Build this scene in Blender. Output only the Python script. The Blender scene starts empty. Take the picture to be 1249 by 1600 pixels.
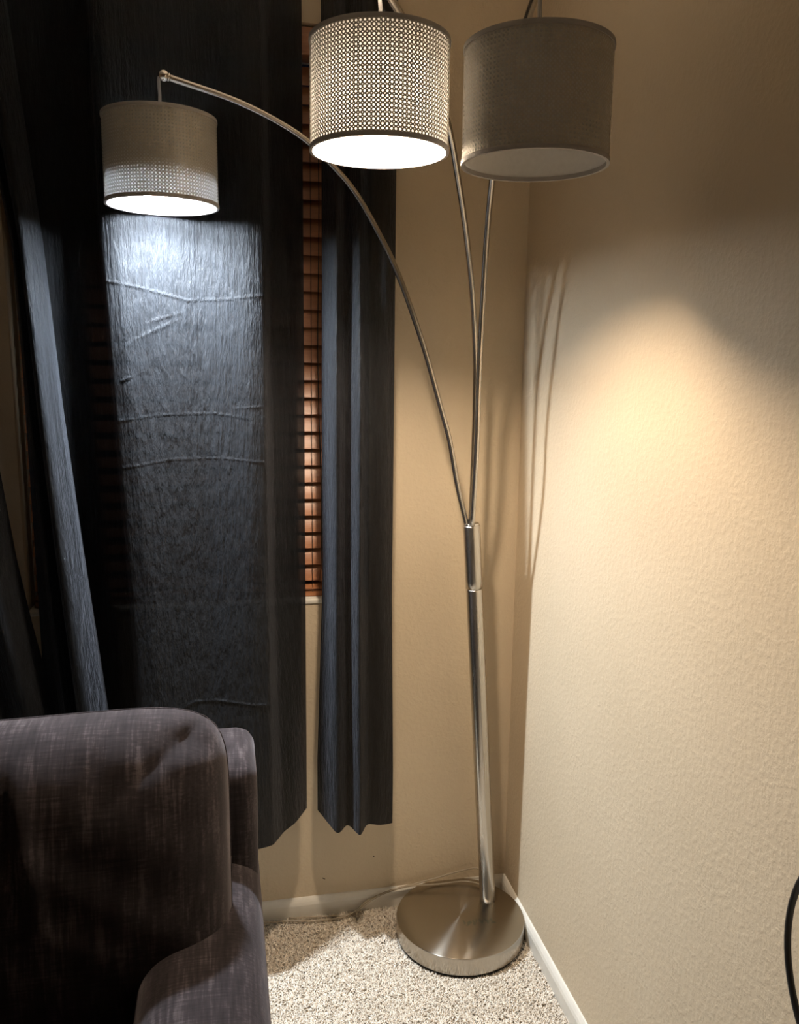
import bpy, bmesh, math, random
import numpy as np
from mathutils import Matrix, Vector

random.seed(7)
rng = np.random.default_rng(11)
scene = bpy.context.scene
COL = scene.collection

# ------------------------------------------------------------------ camera, world, exposure
CAM_LOC = (-0.7623, -2.0924, 1.5)
YAW, PITCH, ROLL, FPX = 0.2075, 0.1737, 0.0120, 1312.16
fwd = Vector((math.sin(YAW) * math.cos(PITCH), math.cos(YAW) * math.cos(PITCH), -math.sin(PITCH)))
rt0 = Vector((math.cos(YAW), -math.sin(YAW), 0))
up0 = rt0.cross(fwd)
rt = rt0 * math.cos(ROLL) + up0 * math.sin(ROLL)
up = up0 * math.cos(ROLL) - rt0 * math.sin(ROLL)
cd = bpy.data.cameras.new('camera')
cam = bpy.data.objects.new('camera', cd)
COL.objects.link(cam)
m = Matrix.Identity(4)
for i in range(3):
    m[i][0], m[i][1], m[i][2], m[i][3] = rt[i], up[i], -fwd[i], CAM_LOC[i]
cam.matrix_world = m
cd.sensor_fit = 'HORIZONTAL'
cd.sensor_width = 36.0
cd.lens = FPX / 1249.0 * 36.0
cd.clip_start = 0.02
scene.camera = cam

world = bpy.data.worlds.new('night')
scene.world = world
world.use_nodes = True
world.node_tree.nodes['Background'].inputs[0].default_value = (0.02, 0.03, 0.06, 1)
world.node_tree.nodes['Background'].inputs[1].default_value = 0.05

vs = scene.view_settings
vs.view_transform = 'Standard'
vs.look = 'None'
vs.exposure = 0.0
vs.gamma = 1.0
vs.use_curve_mapping = False
scene.cycles.use_denoising = True
scene.cycles.max_bounces = 10
scene.cycles.diffuse_bounces = 6
scene.cycles.transparent_max_bounces = 12
scene.cycles.sample_clamp_indirect = 6.0

WARM = (1.0, 0.80, 0.60)       # bulb of the middle shade
COOL = (0.90, 1.0, 1.10)       # bulb of the shade in front of the curtain
S_WARM = 1290.0
S_COOL = 4200.0

# ------------------------------------------------------------------ material helpers
def new_mat(name):
    mt = bpy.data.materials.new(name)
    mt.use_nodes = True
    nt = mt.node_tree
    b = nt.nodes['Principled BSDF']
    return mt, nt, b

def N(nt, kind, **kw):
    n = nt.nodes.new(kind)
    for k, v in kw.items():
        if k.startswith('i_'):
            key = k[2:]
            key = int(key) if key.isdigit() else key.replace('_', ' ')
            n.inputs[key].default_value = v
        else:
            setattr(n, k, v)
    return n

def coords(nt, scale=(1, 1, 1), space='Object'):
    tc = N(nt, 'ShaderNodeTexCoord')
    mp = N(nt, 'ShaderNodeMapping')
    mp.inputs['Scale'].default_value = scale
    nt.links.new(tc.outputs[space], mp.inputs[0])
    return mp.outputs[0]

def noise(nt, vec, scale, detail=3, rough=.55):
    n = N(nt, 'ShaderNodeTexNoise')
    n.inputs['Scale'].default_value = scale
    n.inputs['Detail'].default_value = detail
    n.inputs['Roughness'].default_value = rough
    nt.links.new(vec, n.inputs['Vector'])
    return n.outputs['Fac']

def ramp(nt, fac, stops):
    r = N(nt, 'ShaderNodeValToRGB')
    e = r.color_ramp.elements
    while len(e) < len(stops):
        e.new(.5)
    for k, (p, c) in enumerate(stops):
        e[k].position = p
        e[k].color = (*c, 1)
    nt.links.new(fac, r.inputs[0])
    return r.outputs[0]

def bump(nt, bsdf, h, strength, dist, prev=None):
    b = N(nt, 'ShaderNodeBump')
    b.inputs['Strength'].default_value = strength
    b.inputs['Distance'].default_value = dist
    nt.links.new(h, b.inputs['Height'])
    if prev is not None:
        nt.links.new(prev, b.inputs['Normal'])
    nt.links.new(b.outputs[0], bsdf.inputs['Normal'])
    return b.outputs[0]

def m_wall(name, c0, c1):
    mt, nt, b = new_mat(name)
    v = coords(nt)
    col = ramp(nt, noise(nt, v, 3.0, 4), [(.35, c0), (.7, c1)])
    nt.links.new(col, b.inputs['Base Color'])
    b.inputs['Roughness'].default_value = .62
    b.inputs['Specular IOR Level'].default_value = .25
    lump = N(nt, 'ShaderNodeMapRange')
    lump.inputs[1].default_value = .42
    lump.inputs[2].default_value = .66
    nt.links.new(noise(nt, v, 90, 2.5, .55), lump.inputs[0])
    n1 = bump(nt, b, lump.outputs[0], .27, .0020)
    bump(nt, b, noise(nt, v, 330, 2), .12, .001, n1)
    return mt

def m_plain(name, col, rough=.5, metal=0., spec=.5, nscale=None, var=.15, bump_d=None):
    mt, nt, b = new_mat(name)
    v = coords(nt)
    f = noise(nt, v, nscale or 30, 3)
    c0 = tuple(x * (1 - var) for x in col)
    c1 = tuple(min(1, x * (1 + var)) for x in col)
    nt.links.new(ramp(nt, f, [(.3, c0), (.7, c1)]), b.inputs['Base Color'])
    b.inputs['Roughness'].default_value = rough
    b.inputs['Metallic'].default_value = metal
    b.inputs['Specular IOR Level'].default_value = spec
    if bump_d:
        bump(nt, b, f, .5, bump_d)
    return mt

WALL = m_wall('beige_paint', (.575, .475, .338), (.612, .508, .365))
CEIL = m_wall('ceiling_paint', (.72, .68, .60), (.75, .71, .63))
TRIM = m_plain('trim_paint', (.72, .69, .62), .4, var=.04)
VINYL = m_plain('vinyl_frame', (.70, .68, .62), .4, var=.04)
BLACKM = m_plain('black_metal', (.012, .012, .012), .38, .0, nscale=60)
RUBBER = m_plain('black_rubber', (.015, .014, .013), .8)
TRIMBAND = m_plain('grey_edge_trim', (.36, .34, .32), .5, .0, .4, var=.05)
CORDGREY = m_plain('grey_cord', (.30, .29, .28), .45)
WHITEP = m_plain('white_plastic', (.8, .79, .77), .35, var=.03)
SCUFF = m_plain('dark_scuff', (.05, .035, .025), .8)
WOODBL = None

def m_metal(name, col, rough, aniso=.0, mode=None, scale=(1, 1, 1), mark=False):
    mt, nt, b = new_mat(name)
    v = coords(nt, scale)
    f = noise(nt, v, 900 if mark else 60, 1 if mark else 4, .5)
    c = ramp(nt, f, [(.3, tuple(x * .97 for x in col)), (.7, tuple(min(1, x * 1.02) for x in col))])
    b.inputs['Metallic'].default_value = 1.0
    rr = N(nt, 'ShaderNodeMapRange')
    rr.inputs[3].default_value = rough * .85
    rr.inputs[4].default_value = rough * 1.15
    nt.links.new(f, rr.inputs[0])
    nt.links.new(rr.outputs[0], b.inputs['Roughness'])
    if aniso:
        b.inputs['Anisotropic'].default_value = aniso
        t = N(nt, 'ShaderNodeTangent')
        t.direction_type = 'RADIAL'
        t.axis = 'Z'
        nt.links.new(t.outputs[0], b.inputs['Tangent'])
        if mode == 'rot':
            b.inputs['Anisotropic Rotation'].default_value = .25
    if mark:
        # faint greenish rubbed-off stamp on the disc
        tc = N(nt, 'ShaderNodeTexCoord')
        sx = N(nt, 'ShaderNodeSeparateXYZ')
        nt.links.new(tc.outputs['Object'], sx.inputs[0])
        def band(sock, lo, hi):
            a = N(nt, 'ShaderNodeMath', operation='GREATER_THAN'); a.inputs[1].default_value = lo
            d = N(nt, 'ShaderNodeMath', operation='LESS_THAN'); d.inputs[1].default_value = hi
            p = N(nt, 'ShaderNodeMath', operation='MULTIPLY')
            nt.links.new(sock, a.inputs[0]); nt.links.new(sock, d.inputs[0])
            nt.links.new(a.outputs[0], p.inputs[0]); nt.links.new(d.outputs[0], p.inputs[1])
            return p.outputs[0]
        p1 = N(nt, 'ShaderNodeMath', operation='MULTIPLY')
        nt.links.new(band(sx.outputs[0], 0.0, .085), p1.inputs[0])
        nt.links.new(band(sx.outputs[1], -.048, -.024), p1.inputs[1])
        st = N(nt, 'ShaderNodeMath', operation='GREATER_THAN'); st.inputs[1].default_value = .52
        nt.links.new(noise(nt, coords(nt, (1, .6, 1)), 160, 2), st.inputs[0])
        p2 = N(nt, 'ShaderNodeMath', operation='MULTIPLY')
        nt.links.new(p1.outputs[0], p2.inputs[0]); nt.links.new(st.outputs[0], p2.inputs[1])
        p3 = N(nt, 'ShaderNodeMath', operation='MULTIPLY'); p3.inputs[1].default_value = .45
        nt.links.new(p2.outputs[0], p3.inputs[0])
        mx = N(nt, 'ShaderNodeMix', data_type='RGBA')
        nt.links.new(p3.outputs[0], mx.inputs[0])
        nt.links.new(c, mx.inputs[6])
        mx.inputs[7].default_value = (.16, .27, .27, 1)
        c = mx.outputs[2]
    nt.links.new(c, b.inputs['Base Color'])
    return mt

NICKEL = m_metal('brushed_nickel', (.58, .54, .48), .27, scale=(1, 1, .05))
NICKEL_BASE = m_metal('brushed_nickel_disc', (.46, .42, .36), .19, aniso=.93, mode='rot', mark=True)
NICKEL_ARM = m_metal('brushed_nickel_arm', (.62, .58, .52), .22)
CHROME = m_metal('polished_nickel', (.72, .69, .65), .08)

def m_shade():
    mt, nt, b = new_mat('perforated_nickel')
    v = coords(nt, (1, 1, .15))
    f = noise(nt, v, 40, 3)
    nt.links.new(ramp(nt, f, [(.3, (.54, .515, .455)), (.7, (.60, .57, .51))]), b.inputs['Base Color'])
    b.inputs['Metallic'].default_value = .45
    b.inputs['Roughness'].default_value = .40
    return mt
SHADE = m_shade()

def m_liner(name, trans):
    mt, nt, b = new_mat(name)
    out = nt.nodes['Material Output']
    v = coords(nt)
    col = ramp(nt, noise(nt, v, 120, 2), [(.3, (.80, .79, .77)), (.7, (.84, .83, .81))])
    dcol = ramp(nt, noise(nt, v, 120, 2), [(.3, (.74, .735, .72)), (.7, (.79, .785, .77))])
    d = N(nt, 'ShaderNodeBsdfDiffuse')
    t = N(nt, 'ShaderNodeBsdfTranslucent')
    nt.links.new(dcol, d.inputs[0]); nt.links.new(col, t.inputs[0])
    mx = N(nt, 'ShaderNodeMixShader')
    mx.inputs[0].default_value = trans
    nt.links.new(d.outputs[0], mx.inputs[1]); nt.links.new(t.outputs[0], mx.inputs[2])
    nt.links.new(mx.outputs[0], out.inputs[0])
    return mt
LINER = m_liner('white_shade_liner', .030)

def m_emit(name, col, s):
    mt, nt, b = new_mat(name)
    b.inputs['Base Color'].default_value = (.8, .8, .8, 1)
    b.inputs['Emission Color'].default_value = (*col, 1)
    b.inputs['Emission Strength'].default_value = s
    return mt
BULB_WARM = m_emit('lit_bulb_warm', WARM, S_WARM)
BULB_COOL = m_emit('lit_bulb_cool', COOL, S_COOL)
GLOW_COLLAR = m_emit('added_glow_collar', COOL, 480.0)  # added glow that brightens the shade's inside and its lower holes
BULB_OFF = m_plain('unlit_bulb_glass', (.78, .77, .74), .3, var=.03)

def m_curtain():
    mt, nt, b = new_mat('black_crinkled_curtain')
    out = nt.nodes['Material Output']
    v1 = coords(nt, (1, 1, .09))
    v2 = coords(nt, (1, 1, .32))
    f1 = noise(nt, v1, 150, 4, .65)
    f2 = noise(nt, v2, 70, 4, .6)
    add = N(nt, 'ShaderNodeMath', operation='ADD')
    nt.links.new(f1, add.inputs[0]); nt.links.new(f2, add.inputs[1])
    col = ramp(nt, f1, [(.3, (.0044, .0050, .0060)), (.75, (.0112, .0128, .0154))])
    nt.links.new(col, b.inputs['Base Color'])
    b.inputs['Roughness'].default_value = .62
    b.inputs['Specular IOR Level'].default_value = .16
    b.inputs['Sheen Weight'].default_value = .05
    b.inputs['Sheen Roughness'].default_value = .4
    b.inputs['Sheen Tint'].default_value = (.8, .85, 1, 1)
    bump(nt, b, add.outputs[0], 1.0, .0065)
    tr = N(nt, 'ShaderNodeBsdfTransparent')
    tr.inputs[0].default_value = (.9, .85, .8, 1)
    mx = N(nt, 'ShaderNodeMixShader')
    mx.inputs[0].default_value = .04
    nt.links.new(b.outputs[0], mx.inputs[1]); nt.links.new(tr.outputs[0], mx.inputs[2])
    nt.links.new(mx.outputs[0], out.inputs[0])
    return mt
CURT = m_curtain()

def m_slat():
    mt, nt, b = new_mat('stained_wood_slat')
    v = coords(nt, (3, 40, 40))
    f = noise(nt, v, 4, 5, .65)
    nt.links.new(ramp(nt, f, [(.25, (.24, .095, .042)), (.75, (.40, .17, .075))]), b.inputs['Base Color'])
    b.inputs['Roughness'].default_value = .38
    return mt
SLAT = m_slat()

def m_sofa():
    mt, nt, b = new_mat('charcoal_slub_fabric')
    vz = coords(nt, (1, .07, .07))
    vx = coords(nt, (.06, 1, 1))
    a = noise(nt, vz, 190, 3, .6)
    c = noise(nt, vx, 260, 3, .6)
    big = noise(nt, coords(nt, (1, .3, .3)), 34, 3)
    s = N(nt, 'ShaderNodeMath', operation='MULTIPLY'); nt.links.new(a, s.inputs[0]); nt.links.new(big, s.inputs[1])
    s2 = N(nt, 'ShaderNodeMath', operation='MULTIPLY_ADD'); s2.inputs[1].default_value = .35
    nt.links.new(c, s2.inputs[0]); nt.links.new(s.outputs[0], s2.inputs[2])
    col = ramp(nt, s2.outputs[0], [(.30, (.010, .0075, .0082)), (.46, (.022, .017, .0184)), (.62, (.062, .051, .053))])
    nt.links.new(col, b.inputs['Base Color'])
    b.inputs['Roughness'].default_value = .9
    b.inputs['Specular IOR Level'].default_value = .15
    b.inputs['Sheen Weight'].default_value = .09
    b.inputs['Sheen Tint'].default_value = (.9, .8, .82, 1)
    bump(nt, b, s2.outputs[0], .5, .0012)
    return mt
SOFA = m_sofa()

def m_carpet(name, fibre):
    mt, nt, b = new_mat(name)
    v = coords(nt)
    f = noise(nt, v, 120 if fibre else 220, 3, .6)
    col = ramp(nt, f, [(.28, (.42, .33, .25)), (.40, (.72, .63, .52)), (.58, (.88, .81, .70)), (.8, (.92, .87, .78))])
    nt.links.new(col, b.inputs['Base Color'])
    b.inputs['Roughness'].default_value = .95
    b.inputs['Specular IOR Level'].default_value = .1
    if not fibre:
        bump(nt, b, f, .9, .006)
    return mt
CARPET = m_carpet('beige_carpet', False)
PILE = m_carpet('beige_carpet_yarn', True)

def m_glass(name, col=(1, 1, 1), rough=.02):
    mt, nt, b = new_mat(name)
    b.inputs['Base Color'].default_value = (*col, 1)
    b.inputs['Roughness'].default_value = rough
    b.inputs['Transmission Weight'].default_value = 1.0
    b.inputs['IOR'].default_value = 1.45
    return mt
GLASS = m_glass('window_glass')
def m_clear_cord():
    mt, nt, b = new_mat('clear_vinyl_cord')
    b.inputs['Base Color'].default_value = (.62, .54, .42, 1)
    b.inputs['Roughness'].default_value = .12
    b.inputs['Transmission Weight'].default_value = .55
    b.inputs['IOR'].default_value = 1.45
    return mt
CLEAR = m_clear_cord()

# ------------------------------------------------------------------ mesh helpers
def mesh_obj(name, verts, faces, mat, parent=None, smooth=False, loc=None):
    me = bpy.data.meshes.new(name)
    me.from_pydata([tuple(map(float, v)) for v in verts], [], [tuple(map(int, f)) for f in faces])
    me.update()
    if smooth:
        me.polygons.foreach_set('use_smooth', [True] * len(me.polygons))
    if mat is not None:
        me.materials.append(mat)
    o = bpy.data.objects.new(name, me)
    COL.objects.link(o)
    if parent is not None:
        o.parent = parent
    if loc is not None:
        o.location = loc
    return o

def bm_obj(name, bm, mat, parent=None, smooth=False, loc=None):
    me = bpy.data.meshes.new(name)
    bm.to_mesh(me)
    bm.free()
    if smooth:
        me.polygons.foreach_set('use_smooth', [True] * len(me.polygons))
    if mat is not None:
        me.materials.append(mat)
    o = bpy.data.objects.new(name, me)
    COL.objects.link(o)
    if parent is not None:
        o.parent = parent
    if loc is not None:
        o.location = loc
    return o

def empty(name, loc=(0, 0, 0)):
    o = bpy.data.objects.new(name, None)
    o.empty_display_size = .05
    o.location = loc
    COL.objects.link(o)
    return o

def tag(o, label=None, cat=None, group=None, kind=None):
    for k, v in (('label', label), ('category', cat), ('group', group), ('kind', kind)):
        if v:
            o[k] = v
    return o

def boxes_bm(bl):
    bm = bmesh.new()
    for (x0, x1, y0, y1, z0, z1) in bl:
        vv = [bm.verts.new((x, y, z)) for z in (z0, z1) for y in (y0, y1) for x in (x0, x1)]
        for f in ((0, 2, 3, 1), (4, 5, 7, 6), (0, 1, 5, 4), (2, 6, 7, 3), (0, 4, 6, 2), (1, 3, 7, 5)):
            bm.faces.new([vv[i] for i in f])
    return bm

def bev_box(name, b, r, mat, parent=None, seg=3, smooth=True):
    bm = boxes_bm([b])
    bmesh.ops.bevel(bm, geom=bm.edges[:], offset=r, segments=seg, profile=.5, affect='EDGES', clamp_overlap=True)
    o = bm_obj(name, bm, mat, parent, smooth)
    return o

def lathe(name, prof, mat, parent=None, n=48, loc=None, smooth=True, sharp=None):
    verts, faces = [], []
    k = len(prof)
    for i in range(n):
        a = 2 * math.pi * i / n
        for (r, z) in prof:
            verts.append((r * math.cos(a), r * math.sin(a), z))
    for i in range(n):
        j = (i + 1) % n
        for q in range(k - 1):
            faces.append((i * k + q, j * k + q, j * k + q + 1, i * k + q + 1))
    o = mesh_obj(name, verts, faces, mat, parent, smooth, loc)
    bm = bmesh.new(); bm.from_mesh(o.data)
    bmesh.ops.remove_doubles(bm, verts=bm.verts[:], dist=1e-6)
    bmesh.ops.recalc_face_normals(bm, faces=bm.faces[:])
    bm.to_mesh(o.data); bm.free()
    if smooth:
        o.data.polygons.foreach_set('use_smooth', [True] * len(o.data.polygons))
        try:
            o.data.set_sharp_from_angle(angle=math.radians(sharp or 35))
        except Exception:
            pass
    return o

def catmull(pts, per=10):
    P = [np.array(p, float) for p in pts]
    P = [2 * P[0] - P[1]] + P + [2 * P[-1] - P[-2]]
    out = []
    for i in range(1, len(P) - 2):
        for s in range(per):
            t = s / per
            a, b, c, d = P[i - 1], P[i], P[i + 1], P[i + 2]
            out.append(.5 * (2 * b + (c - a) * t + (2 * a - 5 * b + 4 * c - d) * t * t + (3 * b - a - 3 * c + d) * t ** 3))
    out.append(P[-2])
    return np.array(out)

def tube_geo(path, r, n=12, cap=True):
    path = np.asarray(path, float)
    rad = np.full(len(path), r) if np.isscalar(r) else np.asarray(r)
    T = np.gradient(path, axis=0)
    T /= np.linalg.norm(T, axis=1)[:, None] + 1e-12
    ref = np.array([0, 0, 1.0]) if abs(T[0][2]) < .9 else np.array([1.0, 0, 0])
    u = np.cross(T[0], ref); u /= np.linalg.norm(u)
    verts, faces = [], []
    for i in range(len(path)):
        u = u - T[i] * (u @ T[i]); u /= np.linalg.norm(u)
        v = np.cross(T[i], u)
        for k in range(n):
            a = 2 * math.pi * k / n
            verts.append(path[i] + rad[i] * (math.cos(a) * u + math.sin(a) * v))
    for i in range(len(path) - 1):
        for k in range(n):
            faces.append((i * n + k, i * n + (k + 1) % n, (i + 1) * n + (k + 1) % n, (i + 1) * n + k))
    if cap:
        faces.append(tuple(range(n))[::-1])
        faces.append(tuple(range((len(path) - 1) * n, len(path) * n)))
    return verts, faces

def tube(name, path, r, mat, parent=None, n=12, loc=None):
    v, f = tube_geo(path, r, n)
    if loc is not None:
        v = [np.asarray(p) - np.asarray(loc) for p in v]
    return mesh_obj(name, v, f, mat, parent, True, loc)

# ------------------------------------------------------------------ the room
RX0, RY0, RZ1 = -3.6, -4.3, 2.60
WX0, WX1, WZ0, WZ1 = -1.235, -0.40, 0.891, 2.27      # window opening
TH = .16
tag(bm_obj('floor', boxes_bm([(RX0, 0, RY0, 0, -.06, 0)]), CARPET), kind='structure')
tag(bm_obj('ceiling', boxes_bm([(RX0, 0, RY0, 0, RZ1, RZ1 + .06)]), CEIL), kind='structure')
wl = tag(bm_obj('wall_left', boxes_bm([
    (RX0 - TH, WX0, 0, TH, 0, RZ1), (WX1, TH, 0, TH, 0, RZ1),
    (WX0, WX1, 0, TH, 0, WZ0), (WX0, WX1, 0, TH, WZ1, RZ1)]), WALL), kind='structure')
tag(bm_obj('wall_right', boxes_bm([(0, TH, RY0 - TH, 0, 0, RZ1)]), WALL), kind='structure')
tag(bm_obj('wall_rear', boxes_bm([(RX0 - TH, 0, RY0 - TH, RY0, 0, RZ1)]), WALL), kind='structure')
tag(bm_obj('wall_side', boxes_bm([(RX0 - TH, RX0, RY0, 0, 0, RZ1)]), WALL), kind='structure')
# two small dark marks on the wall under the short curtain
for (x, z, w, h) in ((-.522, .108, .010, .0025), (-.383, .158, .004, .004)):
    bm = bmesh.new()
    bmesh.ops.create_uvsphere(bm, u_segments=10, v_segments=6, radius=1)
    bmesh.ops.scale(bm, vec=(w / 2, .0008, h / 2), verts=bm.verts[:])
    s = bm_obj('scuff_mark', bm, SCUFF, wl, True, (x, -.0004, z))
    s.rotation_euler = (0, .5 if w > .006 else 0, 0)

def baseboard(name, along, L):
    prof = [(0, 0), (.013, 0), (.013, .042), (.0105, .05), (.007, .0555), (.004, .059), (0, .060)]
    v, f = [], []
    for s in (0, L):
        for (t, z) in prof:
            v.append((-s, -t, z) if along == 'x' else (-t, -s, z))
    k = len(prof)
    for i in range(k):
        f.append((i, (i + 1) % k, k + (i + 1) % k, k + i))
    f += [tuple(range(k)), tuple(range(k, 2 * k))[::-1]]
    o = mesh_obj(name, v, f, TRIM)
    bm = bmesh.new(); bm.from_mesh(o.data); bmesh.ops.recalc_face_normals(bm, faces=bm.faces[:]); bm.to_mesh(o.data); bm.free()
    return tag(o, kind='structure')
baseboard('baseboard_left', 'x', -RX0)
baseboard('baseboard_right', 'y', -RY0)

# window: vinyl frame, mullion and pane set back in the opening
wf = tag(bm_obj('window_1', boxes_bm([
    (WX0, WX0 + .04, .085, .14, WZ0, WZ1), (WX1 - .04, WX1, .085, .14, WZ0, WZ1),
    (WX0 + .04, WX1 - .04, .085, .14, WZ0, WZ0 + .045), (WX0 + .04, WX1 - .04, .085, .14, WZ1 - .045, WZ1),
    (WX0 + .04, WX1 - .04, .09, .135, 1.56, 1.60)]), VINYL), kind='structure')
bm_obj('pane', boxes_bm([(WX0 + .04, WX1 - .04, .108, .114, WZ0 + .045, 1.56)]), GLASS, wf)
bm_obj('pane', boxes_bm([(WX0 + .04, WX1 - .04, .108, .114, 1.60, WZ1 - .045)]), GLASS, wf)
bev_box('window_sill', (WX0 + .001, WX1 - .001, -.004, .085, WZ0 - .0005, WZ0 + .012), .003, TRIM, wf)

# ------------------------------------------------------------------ wooden slat blind
blind = tag(empty('window_blind', (WX0, .045, WZ0 + .012)),
            'brown wooden slat blind closed inside the window behind the dark curtains', 'blind')
BL0, BL1 = WX0 + .012, WX1 - .012
def rel(o, par):
    o.location = Vector(o.location) - par.location
    return o
def shifted(name, bl, mat, par, r=.002):
    bl = (bl[0] - par.location.x, bl[1] - par.location.x, bl[2] - par.location.y, bl[3] - par.location.y,
          bl[4] - par.location.z, bl[5] - par.location.z)
    return bev_box(name, bl, r, mat, par, 2, False)
shifted('head_rail', (BL0, BL1, .01, .065, WZ1 - .065, WZ1 - .004), SLAT, blind)
shifted('bottom_rail', (BL0, BL1, .022, .062, WZ0 + .013, WZ0 + .029), SLAT, blind)
DS = .0429
z_line0 = 1.6747
bm = bmesh.new()
ang = math.radians(66)
w2, t2 = .0245, .0014
cs, sn = math.cos(ang), math.sin(ang)
Ls = BL1 - BL0 - .004
prof = []
for s in np.linspace(-1, 1, 7):            # slightly crowned slat
    prof.append((s * w2, .0016 * (1 - s * s) + t2))
for s in np.linspace(1, -1, 7):
    prof.append((s * w2, .0016 * (1 - s * s) - t2))
vv, ff = [], []
for xx in (0, Ls):
    for (a, b) in prof:
        # front edge low, back edge high
        vv.append((xx, a * cs - b * sn * -1 * -1, a * sn + b * cs))
k = len(prof)
for i in range(k):
    ff.append((i, (i + 1) % k, k + (i + 1) % k, k + i))
ff += [tuple(range(k)), tuple(range(k, 2 * k))[::-1]]
first = None
zi = []
i = -14
while True:
    zc = z_line0 - DS * i - .5 * DS
    i += 1
    if zc > WZ1 - .085:
        continue
    if zc < WZ0 + .05:
        break
    zi.append(zc)
for zc in zi:
    loc = (BL0 + .002 - WX0, -.006 + random.uniform(-.0006, .0006), zc - blind.location.z + random.uniform(-.0006, .0006))
    if first is None:
        first = mesh_obj('slat', vv, ff, SLAT, blind, True, loc)
        bmm = bmesh.new(); bmm.from_mesh(first.data); bmesh.ops.recalc_face_normals(bmm, faces=bmm.faces[:]); bmm.to_mesh(first.data); bmm.free()
        first.data.set_sharp_from_angle(angle=math.radians(40))
    else:
        o = first.copy(); COL.objects.link(o); o.parent = blind; o.location = loc
# two slats resting on the bottom rail
o = first.copy(); COL.objects.link(o); o.parent = blind; o.location = (BL0 + .002 - WX0, -.004, WZ0 + .041 - blind.location.z); o.rotation_euler = (-.85, 0, 0)
ztop, zbot = WZ1 - .06, WZ0 + .025
for xc in (-1.08, -.545):
    pts = []
    for q in range(60):
        z = ztop + (zbot - ztop) * q / 59
        pts.append((xc - WX0, .022 - .045 - .001, z - blind.location.z))
    tube('ladder_cord', pts, .0008, BLACKM, blind, 5)
pts = []
for q in range(80):
    t = q / 79
    z = ztop + (zbot + .06 - ztop) * t
    pts.append((-.527 + .006 * math.sin(t * 9) * t - WX0, -.032 + .004 * math.cos(t * 7), z - blind.location.z))
lc = tube('lift_cord', pts, .0013, BLACKM, blind, 6)
ts = lathe('tassel', [(0, .03), (.002, .03), (.0035, .02), (.006, .004), (.006, 0), (0, 0)], SLAT, lc, 12,
           (pts[-1][0], pts[-1][1], pts[-1][2] - .03))

# ------------------------------------------------------------------ curtains
def resample(poly, n):
    poly = np.asarray(poly, float)
    d = np.r_[0, np.cumsum(np.linalg.norm(np.diff(poly, axis=0), axis=1))]
    s = np.linspace(0, d[-1], n)
    return np.c_[np.interp(s, d, poly[:, 0]), np.interp(s, d, poly[:, 1])]

def smooth1(a, k):
    if k < 1:
        return a
    ker = np.exp(-.5 * (np.arange(-3 * k, 3 * k + 1) / k) ** 2); ker /= ker.sum()
    out = np.empty_like(a)
    for c in range(a.shape[1]):
        p = np.concatenate([2 * a[0, c] - a[1:3 * k + 1, c][::-1], a[:, c], 2 * a[-1, c] - a[-3 * k - 1:-1, c][::-1]])
        out[:, c] = np.convolve(p, ker, 'valid')
    return out

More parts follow.
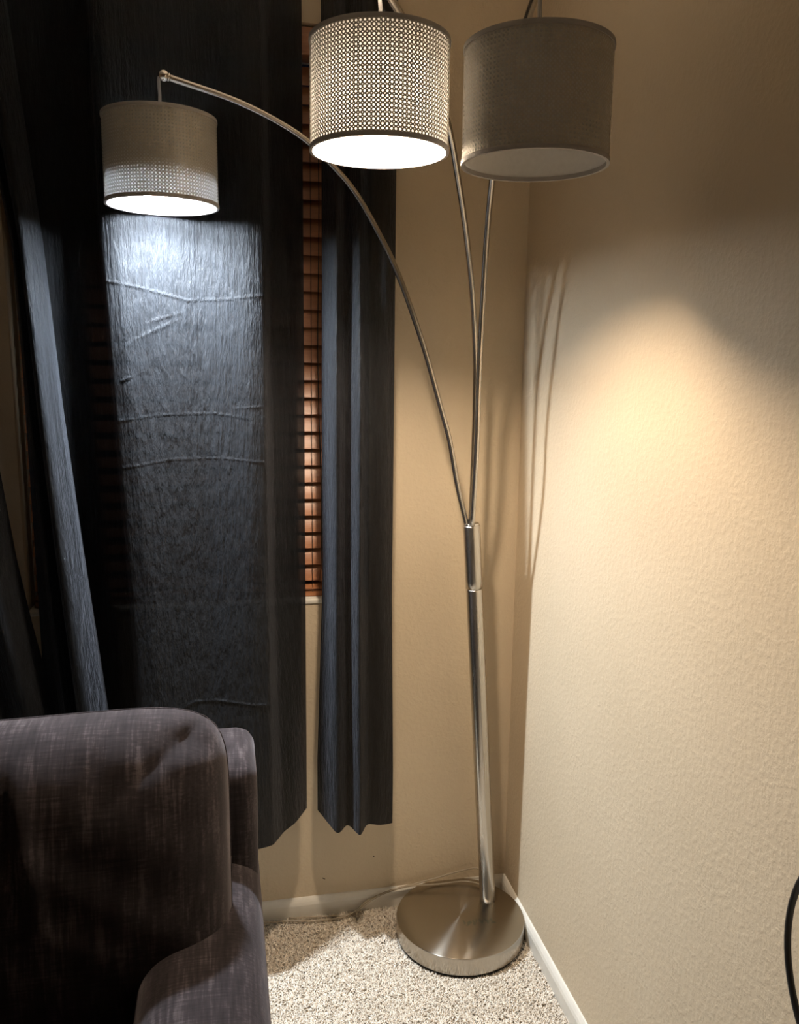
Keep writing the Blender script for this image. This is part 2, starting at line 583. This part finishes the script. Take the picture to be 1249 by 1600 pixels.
def curtain(name, keys, nu, nv, label, hem=None, sm=3, creases=(), wob=.0015, seed=1, group=None):
    """keys: list of (z, polyline) from top to bottom, polylines share their number of points."""
    zs = [k[0] for k in keys]
    polys = np.array([k[1] for k in keys], float)
    r = np.random.default_rng(seed)
    ph = r.uniform(0, 6.28, 12)
    ztop, zb = zs[0], zs[-1]
    # parameter along the width fixed per control point so that folds stay put
    base = polys.mean(0)
    d = np.r_[0, np.cumsum(np.linalg.norm(np.diff(base, axis=0), axis=1))]
    d /= d[-1]
    s = np.linspace(0, 1, nu)
    V = np.zeros((nv, nu, 3))
    order = np.argsort(zs)
    zz = np.array(zs)[order]
    pp = polys[order]
    for j in range(nv):
        t = j / (nv - 1)
        z = ztop + (zb - ztop) * t
        ctrl = np.empty((polys.shape[1], 2))
        for c in range(polys.shape[1]):
            ctrl[c, 0] = np.interp(z, zz, pp[:, c, 0]); ctrl[c, 1] = np.interp(z, zz, pp[:, c, 1])
        line = np.c_[np.interp(s, d, ctrl[:, 0]), np.interp(s, d, ctrl[:, 1])]
        line = smooth1(line, sm)
        V[j, :, :2] = line
        V[j, :, 2] = z
    # gentle waviness of hanging cloth
    tt = np.linspace(0, 1, nv)[:, None]; ss = s[None, :]
    wv = np.zeros((nv, nu))
    for q in range(6):
        wv += np.sin(tt * (3 + 4 * q) + ph[q] + ss * (5 + 9 * q)) / (1 + q)
    V[:, :, 1] += wob * wv
    if hem is not None:
        hx = np.array([h[0] for h in hem]); hz = np.array([h[1] for h in hem])
        off = np.interp(s, hx, hz) - zb
        V[:, :, 2] += off[None, :] * (np.clip((tt - .5) / .5, 0, 1))
    for (pts, amp, sg) in creases:
        for (xa, za), (xb, zb2) in zip(pts[:-1], pts[1:]):
            A = np.array([xa, za]); B = np.array([xb, zb2])
            P = V[:, :, [0, 2]]
            ab = B - A
            tq = np.clip(((P - A) @ ab) / (ab @ ab), 0, 1)
            dist = np.linalg.norm(P - (A + tq[..., None] * ab), axis=2)
            tap = 1.0 if len(pts) > 3 else np.clip(tq * 3.2, 0, 1) * np.clip((1 - tq) * 3.2, .15, 1)
            V[:, :, 1] -= amp * .40 * tap * np.exp(-(dist / (sg * .55)) ** 2)
    idx = np.arange(nv * nu).reshape(nv, nu)
    F = np.stack([idx[:-1, :-1], idx[1:, :-1], idx[1:, 1:], idx[:-1, 1:]], -1).reshape(-1, 4)
    me = bpy.data.meshes.new(name)
    P = V.reshape(-1, 3)
    loc = np.array([P[:, 0].mean(), P[:, 1].mean(), P[:, 2].min()])
    me.vertices.add(len(P)); me.vertices.foreach_set('co', (P - loc).ravel())
    me.loops.add(F.size); me.loops.foreach_set('vertex_index', F.ravel().astype(np.int32))
    me.polygons.add(len(F)); me.polygons.foreach_set('loop_start', np.arange(0, F.size, 4, dtype=np.int32))
    me.update(calc_edges=True)
    me.polygons.foreach_set('use_smooth', [True] * len(F))
    me.materials.append(CURT)
    o = bpy.data.objects.new(name, me)
    o.location = loc
    COL.objects.link(o)
    return tag(o, label, 'curtain', 'dark curtain panels at the window')

ZT = 2.425
# wide panel behind the small lit shade
top_b = [(-1.20, -.055), (-1.10, -.03), (-1.025, -.035), (-1.008, -.155), (-.975, -.172), (-.80, -.138), (-.70, -.170), (-.665, -.160), (-.648, -.06), (-.61, -.045), (-.570, -.055)]
mid_b = [(-1.20, -.045), (-1.10, -.03), (-.995, -.04), (-.975, -.178), (-.935, -.198), (-.80, -.180), (-.705, -.198), (-.667, -.186), (-.652, -.07), (-.61, -.05), (-.571, -.055)]
low_b = [(-1.20, -.045), (-1.10, -.03), (-.98, -.05), (-.955, -.21), (-.91, -.232), (-.80, -.224), (-.72, -.234), (-.670, -.224), (-.640, -.175), (-.61, -.155), (-.576, -.10)]
cre = [
    ([(-1.0, 1.668), (-.93, 1.655), (-.83, 1.632), (-.74, 1.637), (-.655, 1.648)], .0035, .0045),
    ([(-.985, 1.372), (-.90, 1.385), (-.78, 1.388), (-.70, 1.376)], .0022, .004),
    ([(-.98, 1.270), (-.88, 1.287), (-.76, 1.288), (-.655, 1.276)], .0022, .004),
    ([(-.955, .665), (-.90, .70), (-.84, .728), (-.78, .725), (-.66, .705)], .0032, .005),
    ([(-.75, 1.398), (-.66, 1.405)], .0025, .004),
    ([(-.835, 1.610), (-.925, 1.580)], .0035, .005),
    ([(-.835, 1.600), (-.955, 1.540), (-.975, 1.515)], .0040, .006),
    ([(-.835, 1.605), (-.835, 1.575)], .003, .005),
    ([(-.815, 1.605), (-.785, 1.570)], .002, .005),
    ([(-.985, 1.455), (-.945, 1.470), (-.92, 1.480)], .0035, .004),
    ([(-.91, 1.53), (-.87, 1.45)], .002, .005),
    ([(-.87, 1.50), (-.83, 1.455)], .002, .005),
]
curtain('curtain', [(ZT, top_b), (1.75, top_b), (.95, mid_b), (.33, low_b)], 300, 820,
        'wide black crinkled curtain panel lit by the small shade in front of it', sm=3, creases=cre, seed=3,
        hem=[(0, .35), (.55, .357), (.74, .356), (.80, .358), (.90, .362), (1, .378)], wob=.0012)
# short bundle right of the bare slats
prof_c_top = [(-.530, -.080), (-.505, -.155), (-.476, -.105), (-.453, -.163), (-.426, -.110), (-.392, -.145), (-.364, -.12)]
prof_c_mid = [(-.532, -.085), (-.508, -.175), (-.478, -.125), (-.457, -.202), (-.428, -.120), (-.394, -.150), (-.364, -.12)]
prof_c_low = [(-.548, -.095), (-.503, -.175), (-.474, -.115), (-.451, -.185), (-.423, -.115), (-.39, -.135), (-.357, -.125)]
curtain('curtain', [(ZT, prof_c_top), (1.68, prof_c_top), (1.42, prof_c_mid), (.95, prof_c_mid), (.45, prof_c_low), (.30, prof_c_low)], 120, 260,
        'narrow black gathered curtain panel beside the bare wall and lamp pole', sm=5, seed=5,
        hem=[(0, .366), (.2, .338), (.4, .336), (.57, .333), (.78, .330), (1, .327)])
# swept-back bundle crossing the left of the window
def bundle(xr, xl):
    w = xr - xl
    return [(xr - .004, -.07), (xr, -.115), (xr - .30 * w, -.175), (xr - .50 * w, -.165), (xr - .62 * w, -.08), (xr - .82 * w, -.11), (xl, -.06)]
curtain('curtain', [(ZT, bundle(-1.195, -1.30)), (1.75, bundle(-1.133, -1.205)), (1.38, bundle(-1.110, -1.195)), (1.08, bundle(-1.085, -1.183)), (.66, bundle(-1.045, -1.165)), (.34, bundle(-1.02, -1.15))],
        90, 300, 'black curtain bundle hanging slantwise with a pale lit ridge, left of the wide panel', sm=3, seed=8, wob=.002,
        creases=[([(-1.16, 1.272), (-1.06, 1.295)], .003, .004)])
def fan(xr):
    return [(xr, -.07), (xr - .05, -.13), (xr - .11, -.06), (xr - .18, -.14), (xr - .26, -.06), (xr - .34, -.12), (xr - .42, -.06)]
curtain('curtain', [(ZT, fan(-1.345)), (1.6, fan(-1.29)), (1.32, fan(-1.265)), (1.05, fan(-1.235)), (.90, fan(-1.212)), (.68, fan(-1.172)), (.34, fan(-1.168))],
        110, 200, 'dark curtain panel at the left edge, flaring right towards the sofa', sm=4, seed=10)

rod = tag(empty('curtain_rod', (-1.0, -.09, 2.445)), 'black curtain rod above the window carrying the dark panels', 'curtain rod')
tube('pole', [(-.95, 0, 0), (0, 0, 0), (.78, 0, 0)], .009, BLACKM, rod, 14)
for sx in (-.95, .78):
    lathe('finial', [(0, -.02), (.012, -.017), (.02, 0), (.012, .017), (0, .02)], BLACKM, rod, 16, (sx, 0, 0))
for sx in (-.75, .72):
    tube('bracket', [(sx, 0, -.006), (sx, .05, -.012), (sx, .0895, -.012)], .006, BLACKM, rod, 8)

# ------------------------------------------------------------------ floor lamp
BASE = np.array([-.177, -.157, 0.0])
FOOT = np.array([-.084, -.105, .06])
PTOP = np.array([-.168, -.135, 1.113])
lamp = tag(empty('floor_lamp', BASE), 'tall brushed nickel arc floor lamp with three perforated drum shades in the corner', 'lamp')
OFF = BASE
base = lathe('base', [(0, .012), (.166, .012), (.1685, .0145), (.1695, .018), (.1695, .0565), (.1685, .0592), (.1665, .0600), (.08, .0606), (0, .0612)],
             NICKEL_BASE, lamp, 96, (0, 0, 0))
lathe('base_pad', [(0, .002), (.160, .002), (.163, .004), (.163, .0125), (0, .0125)], RUBBER, base, 64, (0, 0, 0))
ax = PTOP - FOOT
SEAM = FOOT + ax * .845
def rounded_pole(name, A, B, r, mat, par):
    d = B - A; L = np.linalg.norm(d); d = d / L
    rr = [r * .9, r, r, r, r * .96, r * .84]
    ss = [0, .001, .02, L - .004, L - .0012, L]
    return tube(name, [A + d * s - OFF for s in ss], rr, mat, par, 32)
pole = rounded_pole('pole', FOOT - ax * .0005, SEAM, .0212, NICKEL, lamp)
rounded_pole('pole_sleeve', SEAM, PTOP, .0216, NICKEL, pole)
axn = ax / np.linalg.norm(ax)
v, f = tube_geo([PTOP - axn * .002 - OFF, PTOP + axn * .004 - OFF], [.0195, .018], 28)
mesh_obj('pole_cap', v, f, CHROME, pole, True)

SHADES = {
    'L': (np.array([-.871, -.270, 1.806])),
    'M': (np.array([-.508, -.694, 1.832])),
    'R': (np.array([-.292, -.819, 1.798]))}
R_S, H_S = .11, .1665
PROF = {
    'L': [(.012, 1.108), (.041, 1.21), (.065, 1.32), (.089, 1.396), (.127, 1.512), (.158, 1.594), (.196, 1.685), (.239, 1.766), (.30, 1.859), (.351, 1.912), (.415, 1.962), (.483, 1.995), (.549, 2.018), (.601, 2.031), (.651, 2.041), (.697, 2.050)],
    'M': [(.008, 1.108), (-.003, 1.302), (-.002, 1.456), (.012, 1.547), (.055, 1.675), (.121, 1.792), (.191, 1.885), (.262, 1.963), (.36, 2.018), (.47, 2.052), (.573, 2.072), (.645, 2.082)],
    'R': [(.014, 1.108), (.060, 1.31), (.066, 1.458), (.086, 1.574), (.113, 1.690), (.148, 1.795), (.203, 1.882), (.29, 1.952), (.39, 1.998), (.50, 2.030), (.591, 2.047), (.670, 2.052)]}

def perforated_mesh():
    ncol, nrow = 104, 24
    z0, z1 = .0065, H_S - .0065
    rb, rs = .28, .14
    def arc(cx, cy, r, a0, a1, n):
        return [(cx + r * math.cos(a0 + (a1 - a0) * i / n), cy + r * math.sin(a0 + (a1 - a0) * i / n)) for i in range(n + 1)]
    quad = arc(0, 0, rs, 0, math.pi / 2, 2)
    quad = quad[::-1]                                   # (0,rs) -> (rs,0)
    big = arc(.5, .5, rb, 1.5 * math.pi, math.pi, 3)    # (.5,.5-rb) -> (.5-rb,.5)
    poly = quad + [(.5, 0)] + big + [(0, .5)]
    verts, faces = [], []
    index = {}
    def vid(u, w):
        key = (round(u * 4096) % (ncol * 4096), round(w * 4096))
        if key not in index:
            a = 2 * math.pi * u / ncol
            index[key] = len(verts)
            verts.append((R_S * math.cos(a), R_S * math.sin(a), z0 + (z1 - z0) * w / nrow))
        return index[key]
    for c in range(ncol):
        for rr in range(nrow):
            for (sx, sy) in ((1, 1), (-1, 1), (1, -1), (-1, -1)):
                ids = []
                for (u, w) in poly:
                    uu = u if sx > 0 else 1 - u
                    ww = w if sy > 0 else 1 - w
                    ids.append(vid(c + uu, rr + ww))
                if sx * sy < 0:
                    ids = ids[::-1]
                faces.append(ids)
    me = bpy.data.meshes.new('lamp_shade')
    me.from_pydata(verts, [], faces)
    me.update()
    me.materials.append(SHADE)
    me.polygons.foreach_set('use_smooth', [True] * len(me.polygons))
    return me
SHADE_ME = perforated_mesh()

def ring_prof(z0, z1, r0, r1):
    return [(r0, z0), (r1, z0), (r1 + .0004, (z0 + z1) / 2), (r1, z1), (r0, z1), (r0, z0)]

def sphere_bm(r, u=20, v=12):
    bm = bmesh.new()
    bmesh.ops.create_uvsphere(bm, u_segments=u, v_segments=v, radius=r)
    return bm

def build_arm(key, kind):
    S = SHADES[key]
    dirv = np.array([S[0] - PTOP[0], S[1] - PTOP[1]])
    dist = np.linalg.norm(dirv); dirv = dirv / dist
    def P(s, z):
        return np.array([PTOP[0] + dirv[0] * s, PTOP[1] + dirv[1] * s, z])
    path = catmull([P(s, z) for s, z in PROF[key]], 8)
    arm = tube('arm', path - OFF, .0066, NICKEL_ARM, lamp, 14)
    tip = path[-1]
    tdir = path[-1] - path[-2]; tdir /= np.linalg.norm(tdir)
    bc = tip + tdir * .008
    v, f = tube_geo([tip - tdir * .004 - OFF, tip + tdir * .002 - OFF], .0085, 16)
    mesh_obj('end_collar', v, f, CHROME, arm, True)
    bm_obj('end_ball', sphere_bm(.0115), CHROME, arm, True, tuple(bc - OFF))
    # cord dropping from the ball to the shade
    topz = S[2] + H_S
    cp = catmull([bc + np.array([*(dirv * .004), -.002]), bc + np.array([*(dirv * .010), -.008]),
                  np.array([S[0] - dirv[0] * .002, S[1] - dirv[1] * .002, (bc[2] + topz) / 2]), np.array([S[0], S[1], topz + .004])], 8)
    tube('drop_cord', cp - OFF, .0032, CORDGREY, arm, 10)
    sh = bpy.data.objects.new('lamp_shade', SHADE_ME)
    COL.objects.link(sh); sh.parent = lamp
    sh.location = tuple(S - OFF)
    sh.rotation_euler = (0, 0, {'L': .3, 'M': 1.1, 'R': 2.0}[key])
    sh['label'] = {'L': 'lit perforated drum shade close before the dark curtain', 'M': 'brightly lit perforated drum shade',
                   'R': 'unlit grey perforated drum shade by the beige wall'}[key]
    lathe('bottom_rim', ring_prof(0, .0068, R_S - .0035, R_S + .0012), TRIMBAND, sh, 96)
    lathe('top_rim', ring_prof(H_S - .0068, H_S, R_S - .0035, R_S + .0012), TRIMBAND, sh, 96)
    lathe('liner', [(R_S - .0022, .004), (R_S - .0022, H_S - .004)], LINER, sh, 96)
    # spider that carries the shade
    sv, sf = [], []
    for q in range(3):
        a = 2 * math.pi * q / 3
        v, f = tube_geo([(math.cos(a) * .012, math.sin(a) * .012, H_S - .006), (math.cos(a) * (R_S - .003), math.sin(a) * (R_S - .003), H_S - .006)], .0016, 6)
        b0 = len(sv); sv += list(v); sf += [tuple(i + b0 for i in ff_) for ff_ in f]
    mesh_obj('spider', sv, sf, CHROME, sh, True)
    cap = lathe('socket_cap', [(0, H_S + .010), (.005, H_S + .009), (.008, H_S + .002), (.013, H_S - .004), (.013, H_S - .010), (0, H_S - .010)], CHROME, sh, 24)
    if kind == 'low':
        lathe('socket', [(0, H_S - .010), (.015, H_S - .010), (.015, .075), (.018, .070), (.030, .046), (.074, .043), (.075, .041), (.074, .039), (0, .039)], WHITEP, sh, 48)  # wide unseen flange added to the socket to cut off light going up
        lathe('added_glow_ring', [(.0343, .0388), (.0343, .0105), (.0352, .0100), (.0358, .0105), (.0358, .0388)], GLOW_COLLAR, sh, 32)  # unseen glowing ring, added to light the liner and narrow the beam
        pr = [(0, .0386), (.0335, .0386)] + [(.0335 * math.cos(a), .0380 - .003 * math.sin(a)) for a in np.linspace(.15, math.pi / 2, 6)]
        lathe('bulb', pr, BULB_COOL, sh, 24)
    else:
        lathe('socket', [(0, H_S - .010), (.016, H_S - .010), (.018, .118), (.0275, .098), (.0275, .0905), (0, .0905)], WHITEP, sh, 32)
        pr = [(0, .0900), (.026, .0900)] + [(.034 * math.cos(a), .076 + .0175 * math.sin(a)) for a in np.linspace(.62, -math.pi / 2, 14)]
        lathe('bulb', pr, BULB_WARM if kind == 'warm' else BULB_OFF, sh, 24)
    return arm
build_arm('L', 'low')
build_arm('M', 'warm')
build_arm('R', 'off')

# clear power cord: from behind the sofa along the baseboard, up over the base to the pole
cord_a = [(-.90, -.05, .016), (-.76, -.035, .016), (-.653, -.030, .016), (-.56, -.045, .016), (-.48, -.045, .016), (-.43, -.030, .022), (-.385, -.022, .045), (-.335, -.024, .064), (-.28, -.022, .070), (-.21, -.020, .064), (-.13, -.024, .066), (-.09, -.045, .066), (-.078, -.078, .066)]
cord_b = [(-.62, -.022, .016), (-.54, -.030, .016), (-.455, -.036, .016), (-.40, -.020, .040), (-.34, -.019, .060), (-.27, -.018, .072), (-.21, -.018, .082), (-.15, -.018, .094), (-.095, -.020, .100), (-.070, -.030, .090), (-.068, -.060, .075), (-.072, -.08, .066)]
for cp in (cord_a, cord_b):
    tube('power_cord', catmull(cp, 10) - OFF, .0025, CLEAR, lamp, 8)

# ------------------------------------------------------------------ sofa
sofa = tag(empty('sofa', (-1.56, -1.0, 0)), 'dark charcoal brown fabric sofa with a loose back cushion, in front of the curtains', 'sofa')
SO = np.array([-1.56, -1.0, 0])
def sblock(name, b, r, par=sofa, seg=6, sub=None, mat=SOFA):
    b = (b[0] - SO[0], b[1] - SO[0], b[2] - SO[1], b[3] - SO[1], b[4], b[5])
    return bev_box(name, b, r, mat, par, seg)
SX0, SX1 = -2.41, -.713
def arm_block(x0, x1):
    # padded arm: stadium-topped section swept front to back, ends rounded
    y0, y1, zb, zt = -1.62, -.47, .07, .605
    w = (x1 - x0) / 2; xc = (x0 + x1) / 2
    sec = []
    for a in np.linspace(0, math.pi, 19):
        ca, sa = math.cos(a), math.sin(a)
        sec.append((w * np.sign(ca) * abs(ca) ** .62, zt - .095 + .095 * abs(sa) ** .75))
    sec = [(w * .985, zb)] + sec + [(-w * .985, zb)]
    ys = [(-1.62, .86), (-1.612, .93), (-1.59, .975), (-1.55, 1), (-1.2, 1.0), (-.95, 1.005), (-.70, 1.0), (-.50, 1.0), (-.475, .97), (-.47, .92)]
    vv, ff = [], []
    k = len(sec)
    for (y, s) in ys:
        for (x, z) in sec:
            zz = zb + (z - zb) * (1 - (1 - s) * .25)
            vv.append((xc + x * (1 - (1 - s) * .8) - SO[0], y - SO[1], zz))
    for i in range(len(ys) - 1):
        for q in range(k):
            ff.append((i * k + q, i * k + (q + 1) % k, (i + 1) * k + (q + 1) % k, (i + 1) * k + q))
    ff += [tuple(range(k)), tuple(range((len(ys) - 1) * k, len(ys) * k))[::-1]]
    o = mesh_obj('armrest', vv, ff, SOFA, sofa, True)
    bmm = bmesh.new(); bmm.from_mesh(o.data); bmesh.ops.recalc_face_normals(bmm, faces=bmm.faces[:]); bmm.to_mesh(o.data); bmm.free()
    md = o.modifiers.new('round', 'SUBSURF'); md.levels = 1; md.render_levels = 2
    return o
arm_block(-.915, SX1)
arm_block(SX0, SX0 + .20)
sblock('back_frame', (SX0 + .008, SX1 - .004, -.665, -.46, .10, .785), .035)
sblock('seat_base', (SX0 + .2, -.915, -1.55, -.66, .08, .30), .02)
for x0, x1 in ((-1.563, -.918), (SX0 + .203, -1.567)):
    sblock('seat_cushion', (x0, x1, -1.60, -.70, .295, .465), .045)
for x in (SX0 + .06, SX1 - .06):
    for y in (-1.54, -.54):
        lathe('foot', [(0, 0.002), (.018, .002), (.026, .072), (0, .072)], RUBBER, sofa, 16, (x - SO[0], y - SO[1], 0))

def back_cushion(xc, w, seed):
    h, t = .50, .225
    nu, nv = 90, 70
    r = np.random.default_rng(seed)
    ph = r.uniform(0, 6.28, 20)
    verts, faces = [], []
    U = np.linspace(-1, 1, nu); W = np.linspace(-1, 1, nv)
    def outline(u, v):
        # rounded-square disc mapping with softly puffed sides
        n = 7.0
        rad = (abs(u) ** n + abs(v) ** n) ** (1 / n)
        mx = max(abs(u), abs(v))
        k = (mx / rad) if rad > 1e-9 else 1
        return u * k, v * k
    front, back = [], []
    for j, v in enumerate(W):
        for i, u in enumerate(U):
            a, b = outline(u, v)
            e = max(abs(u), abs(v))
            th = max(0., 1 - abs(u) ** 5) ** .5 * max(0., 1 - abs(v) ** 4.0) ** .5
            x = a * w / 2
            z = b * h / 2
            z += .010 * (a + .3) * max(0, b)            # right top corner stands a little proud
            wr = 0
            # vertical pull folds and broad dents
            wr += .010 * math.exp(-((a - .20 + .08 * b) / .022) ** 2) * math.exp(-((b - .35) / .45) ** 2) * -1
            wr += .008 * math.exp(-((a - .27 + .10 * b) / .04) ** 2) * math.exp(-((b - .3) / .5) ** 2)
            wr += .007 * math.exp(-((a - .42 - .1 * b) / .03) ** 2) * math.exp(-((b - .80) / .22) ** 2) * -1
            wr += .016 * math.exp(-((a - .86) / .09) ** 2) * math.exp(-((b - .80 + .55 * (a - .86)) / .035) ** 2) * -1
            wr += .009 * math.exp(-((a - .84) / .13) ** 2) * math.exp(-((b - .70 + .35 * (a - .84)) / .06) ** 2)
            wr += .006 * math.exp(-((a - .66 + .25 * (b - .8)) / .03) ** 2) * math.exp(-((b - .82) / .16) ** 2) * -1
            wr += .004 * math.exp(-((a - .05 - .05 * b) / .025) ** 2) * math.exp(-((b - .80) / .2) ** 2) * -1
            wr += .006 * math.exp(-((a - .62) / .10) ** 2) * math.exp(-((b + .45 - .6 * (a - .6)) / .06) ** 2) * -1
            for q in range(2, 6):
                wr += .0011 * math.sin(a * (4 + 3 * q) + ph[q] + b * (2 + q)) * math.sin(b * (3 + 2 * q) + ph[q + 8])
            front.append((x, -(t * .55 * th) + (-wr if th > .05 else 0) * th, z))
            back.append((x, t * .45 * th, z))
    verts = front + back
    M = nu * nv
    for j in range(nv - 1):
        for i in range(nu - 1):
            p = j * nu + i
            faces.append((p, p + 1, p + nu + 1, p + nu))
            faces.append((M + p, M + p + nu, M + p + nu + 1, M + p + 1))
    o = mesh_obj('back_cushion', verts, faces, SOFA, sofa, True, (xc - SO[0], -.772 - SO[1], .682))
    o.rotation_euler = (math.radians(-11), 0, 0)
    bmm = bmesh.new(); bmm.from_mesh(o.data)
    bmesh.ops.remove_doubles(bmm, verts=bmm.verts[:], dist=1e-5)
    bmesh.ops.recalc_face_normals(bmm, faces=bmm.faces[:])
    bmm.to_mesh(o.data); bmm.free()
    o.data.polygons.foreach_set('use_smooth', [True] * len(o.data.polygons))
    # stitched seam round the rim
    loop = []
    for q in range(121):
        a = 2 * math.pi * q / 120
        ca, sa = math.cos(a), math.sin(a)
        mx = max(abs(ca), abs(sa))
        aa, bb = outline(ca / mx, sa / mx)
        loop.append((aa * w / 2, .0, bb * h / 2 + .010 * (aa + .3) * max(0, bb)))
    tube('seam', loop, .0014, SOFA, o, 6)
    return o
back_cushion(-1.155, .775, 4)
back_cushion(-1.955, .775, 9)

# ------------------------------------------------------------------ black hoop at the right
hp = tag(empty('hoop_stand', (-.10, -1.462, 0)), 'black round tubular hoop standing by the beige wall at the right edge', 'hoop')
RH, ZH = .176, .832
loop = [(0, RH * math.cos(a), ZH + RH * math.sin(a)) for a in np.linspace(0, 2 * math.pi, 73)]
v, f = tube_geo(loop, .0042, 12, cap=False)
mesh_obj('hoop', v, f, BLACKM, hp, True)
tube('post', [(0, 0, .02), (0, 0, .35), (0, 0, ZH - RH)], .008, BLACKM, hp, 12)
lathe('foot', [(0, .002), (.088, .002), (.09, .006), (.085, .018), (.02, .026), (0, .026)], BLACKM, hp, 40)

# ------------------------------------------------------------------ carpet pile
def carpet_pile():
    n0 = 150000
    x = rng.uniform(-.90, -.014, n0); y = rng.uniform(-1.45, -.014, n0)
    keep = (np.hypot(x - BASE[0], y - BASE[1]) > .158)
    keep &= ~((x < SX1 + .0) & (y > -1.62) & (y < -.46))
    keep &= np.hypot(x + .10, y + 1.462) > .102
    x, y = x[keep], y[keep]
    n = len(x)
    h = rng.uniform(.006, .012, n); r = rng.uniform(.0013, .0022, n)
    la = rng.uniform(0, 2 * np.pi, n); ll = rng.uniform(.003, .012, n)
    rb = np.hypot(x - BASE[0], y - BASE[1]) < .172
    h[rb] *= .55
    dx, dy = np.cos(la) * ll, np.sin(la) * ll
    dx = np.minimum(dx, -.012 - x + .0)
    dy = np.minimum(dy, -.012 - y + .0)
    a0 = rng.uniform(0, 2 * np.pi, n)
    V = np.zeros((n, 7, 3))
    for k in range(3):
        a = a0 + k * 2 * np.pi / 3
        V[:, k] = np.c_[x + r * np.cos(a), y + r * np.sin(a), np.full(n, -.001)]
        a = a + .9
        V[:, 3 + k] = np.c_[x + dx * .45 + 1.15 * r * np.cos(a), y + dy * .45 + 1.15 * r * np.sin(a), h * .65]
    V[:, 6] = np.c_[x + dx, y + dy, h]
    b = (np.arange(n) * 7)[:, None]
    tri = np.array([[0, 1, 4], [0, 4, 3], [1, 2, 5], [1, 5, 4], [2, 0, 3], [2, 3, 5], [3, 4, 6], [4, 5, 6], [5, 3, 6]])
    F = (b[:, :, None] + tri[None]).reshape(-1, 3)
    me = bpy.data.meshes.new('carpet_pile')
    me.vertices.add(n * 7); me.vertices.foreach_set('co', V.reshape(-1))
    me.loops.add(F.size); me.loops.foreach_set('vertex_index', F.ravel().astype(np.int32))
    me.polygons.add(len(F)); me.polygons.foreach_set('loop_start', np.arange(0, F.size, 3, dtype=np.int32))
    me.update(calc_edges=True)
    me.polygons.foreach_set('use_smooth', [True] * len(F))
    me.materials.append(PILE)
    o = bpy.data.objects.new('carpet_pile', me)
    COL.objects.link(o)
    tag(o, 'beige flecked carpet pile in the corner around the lamp base', 'carpet', kind='stuff')
carpet_pile()
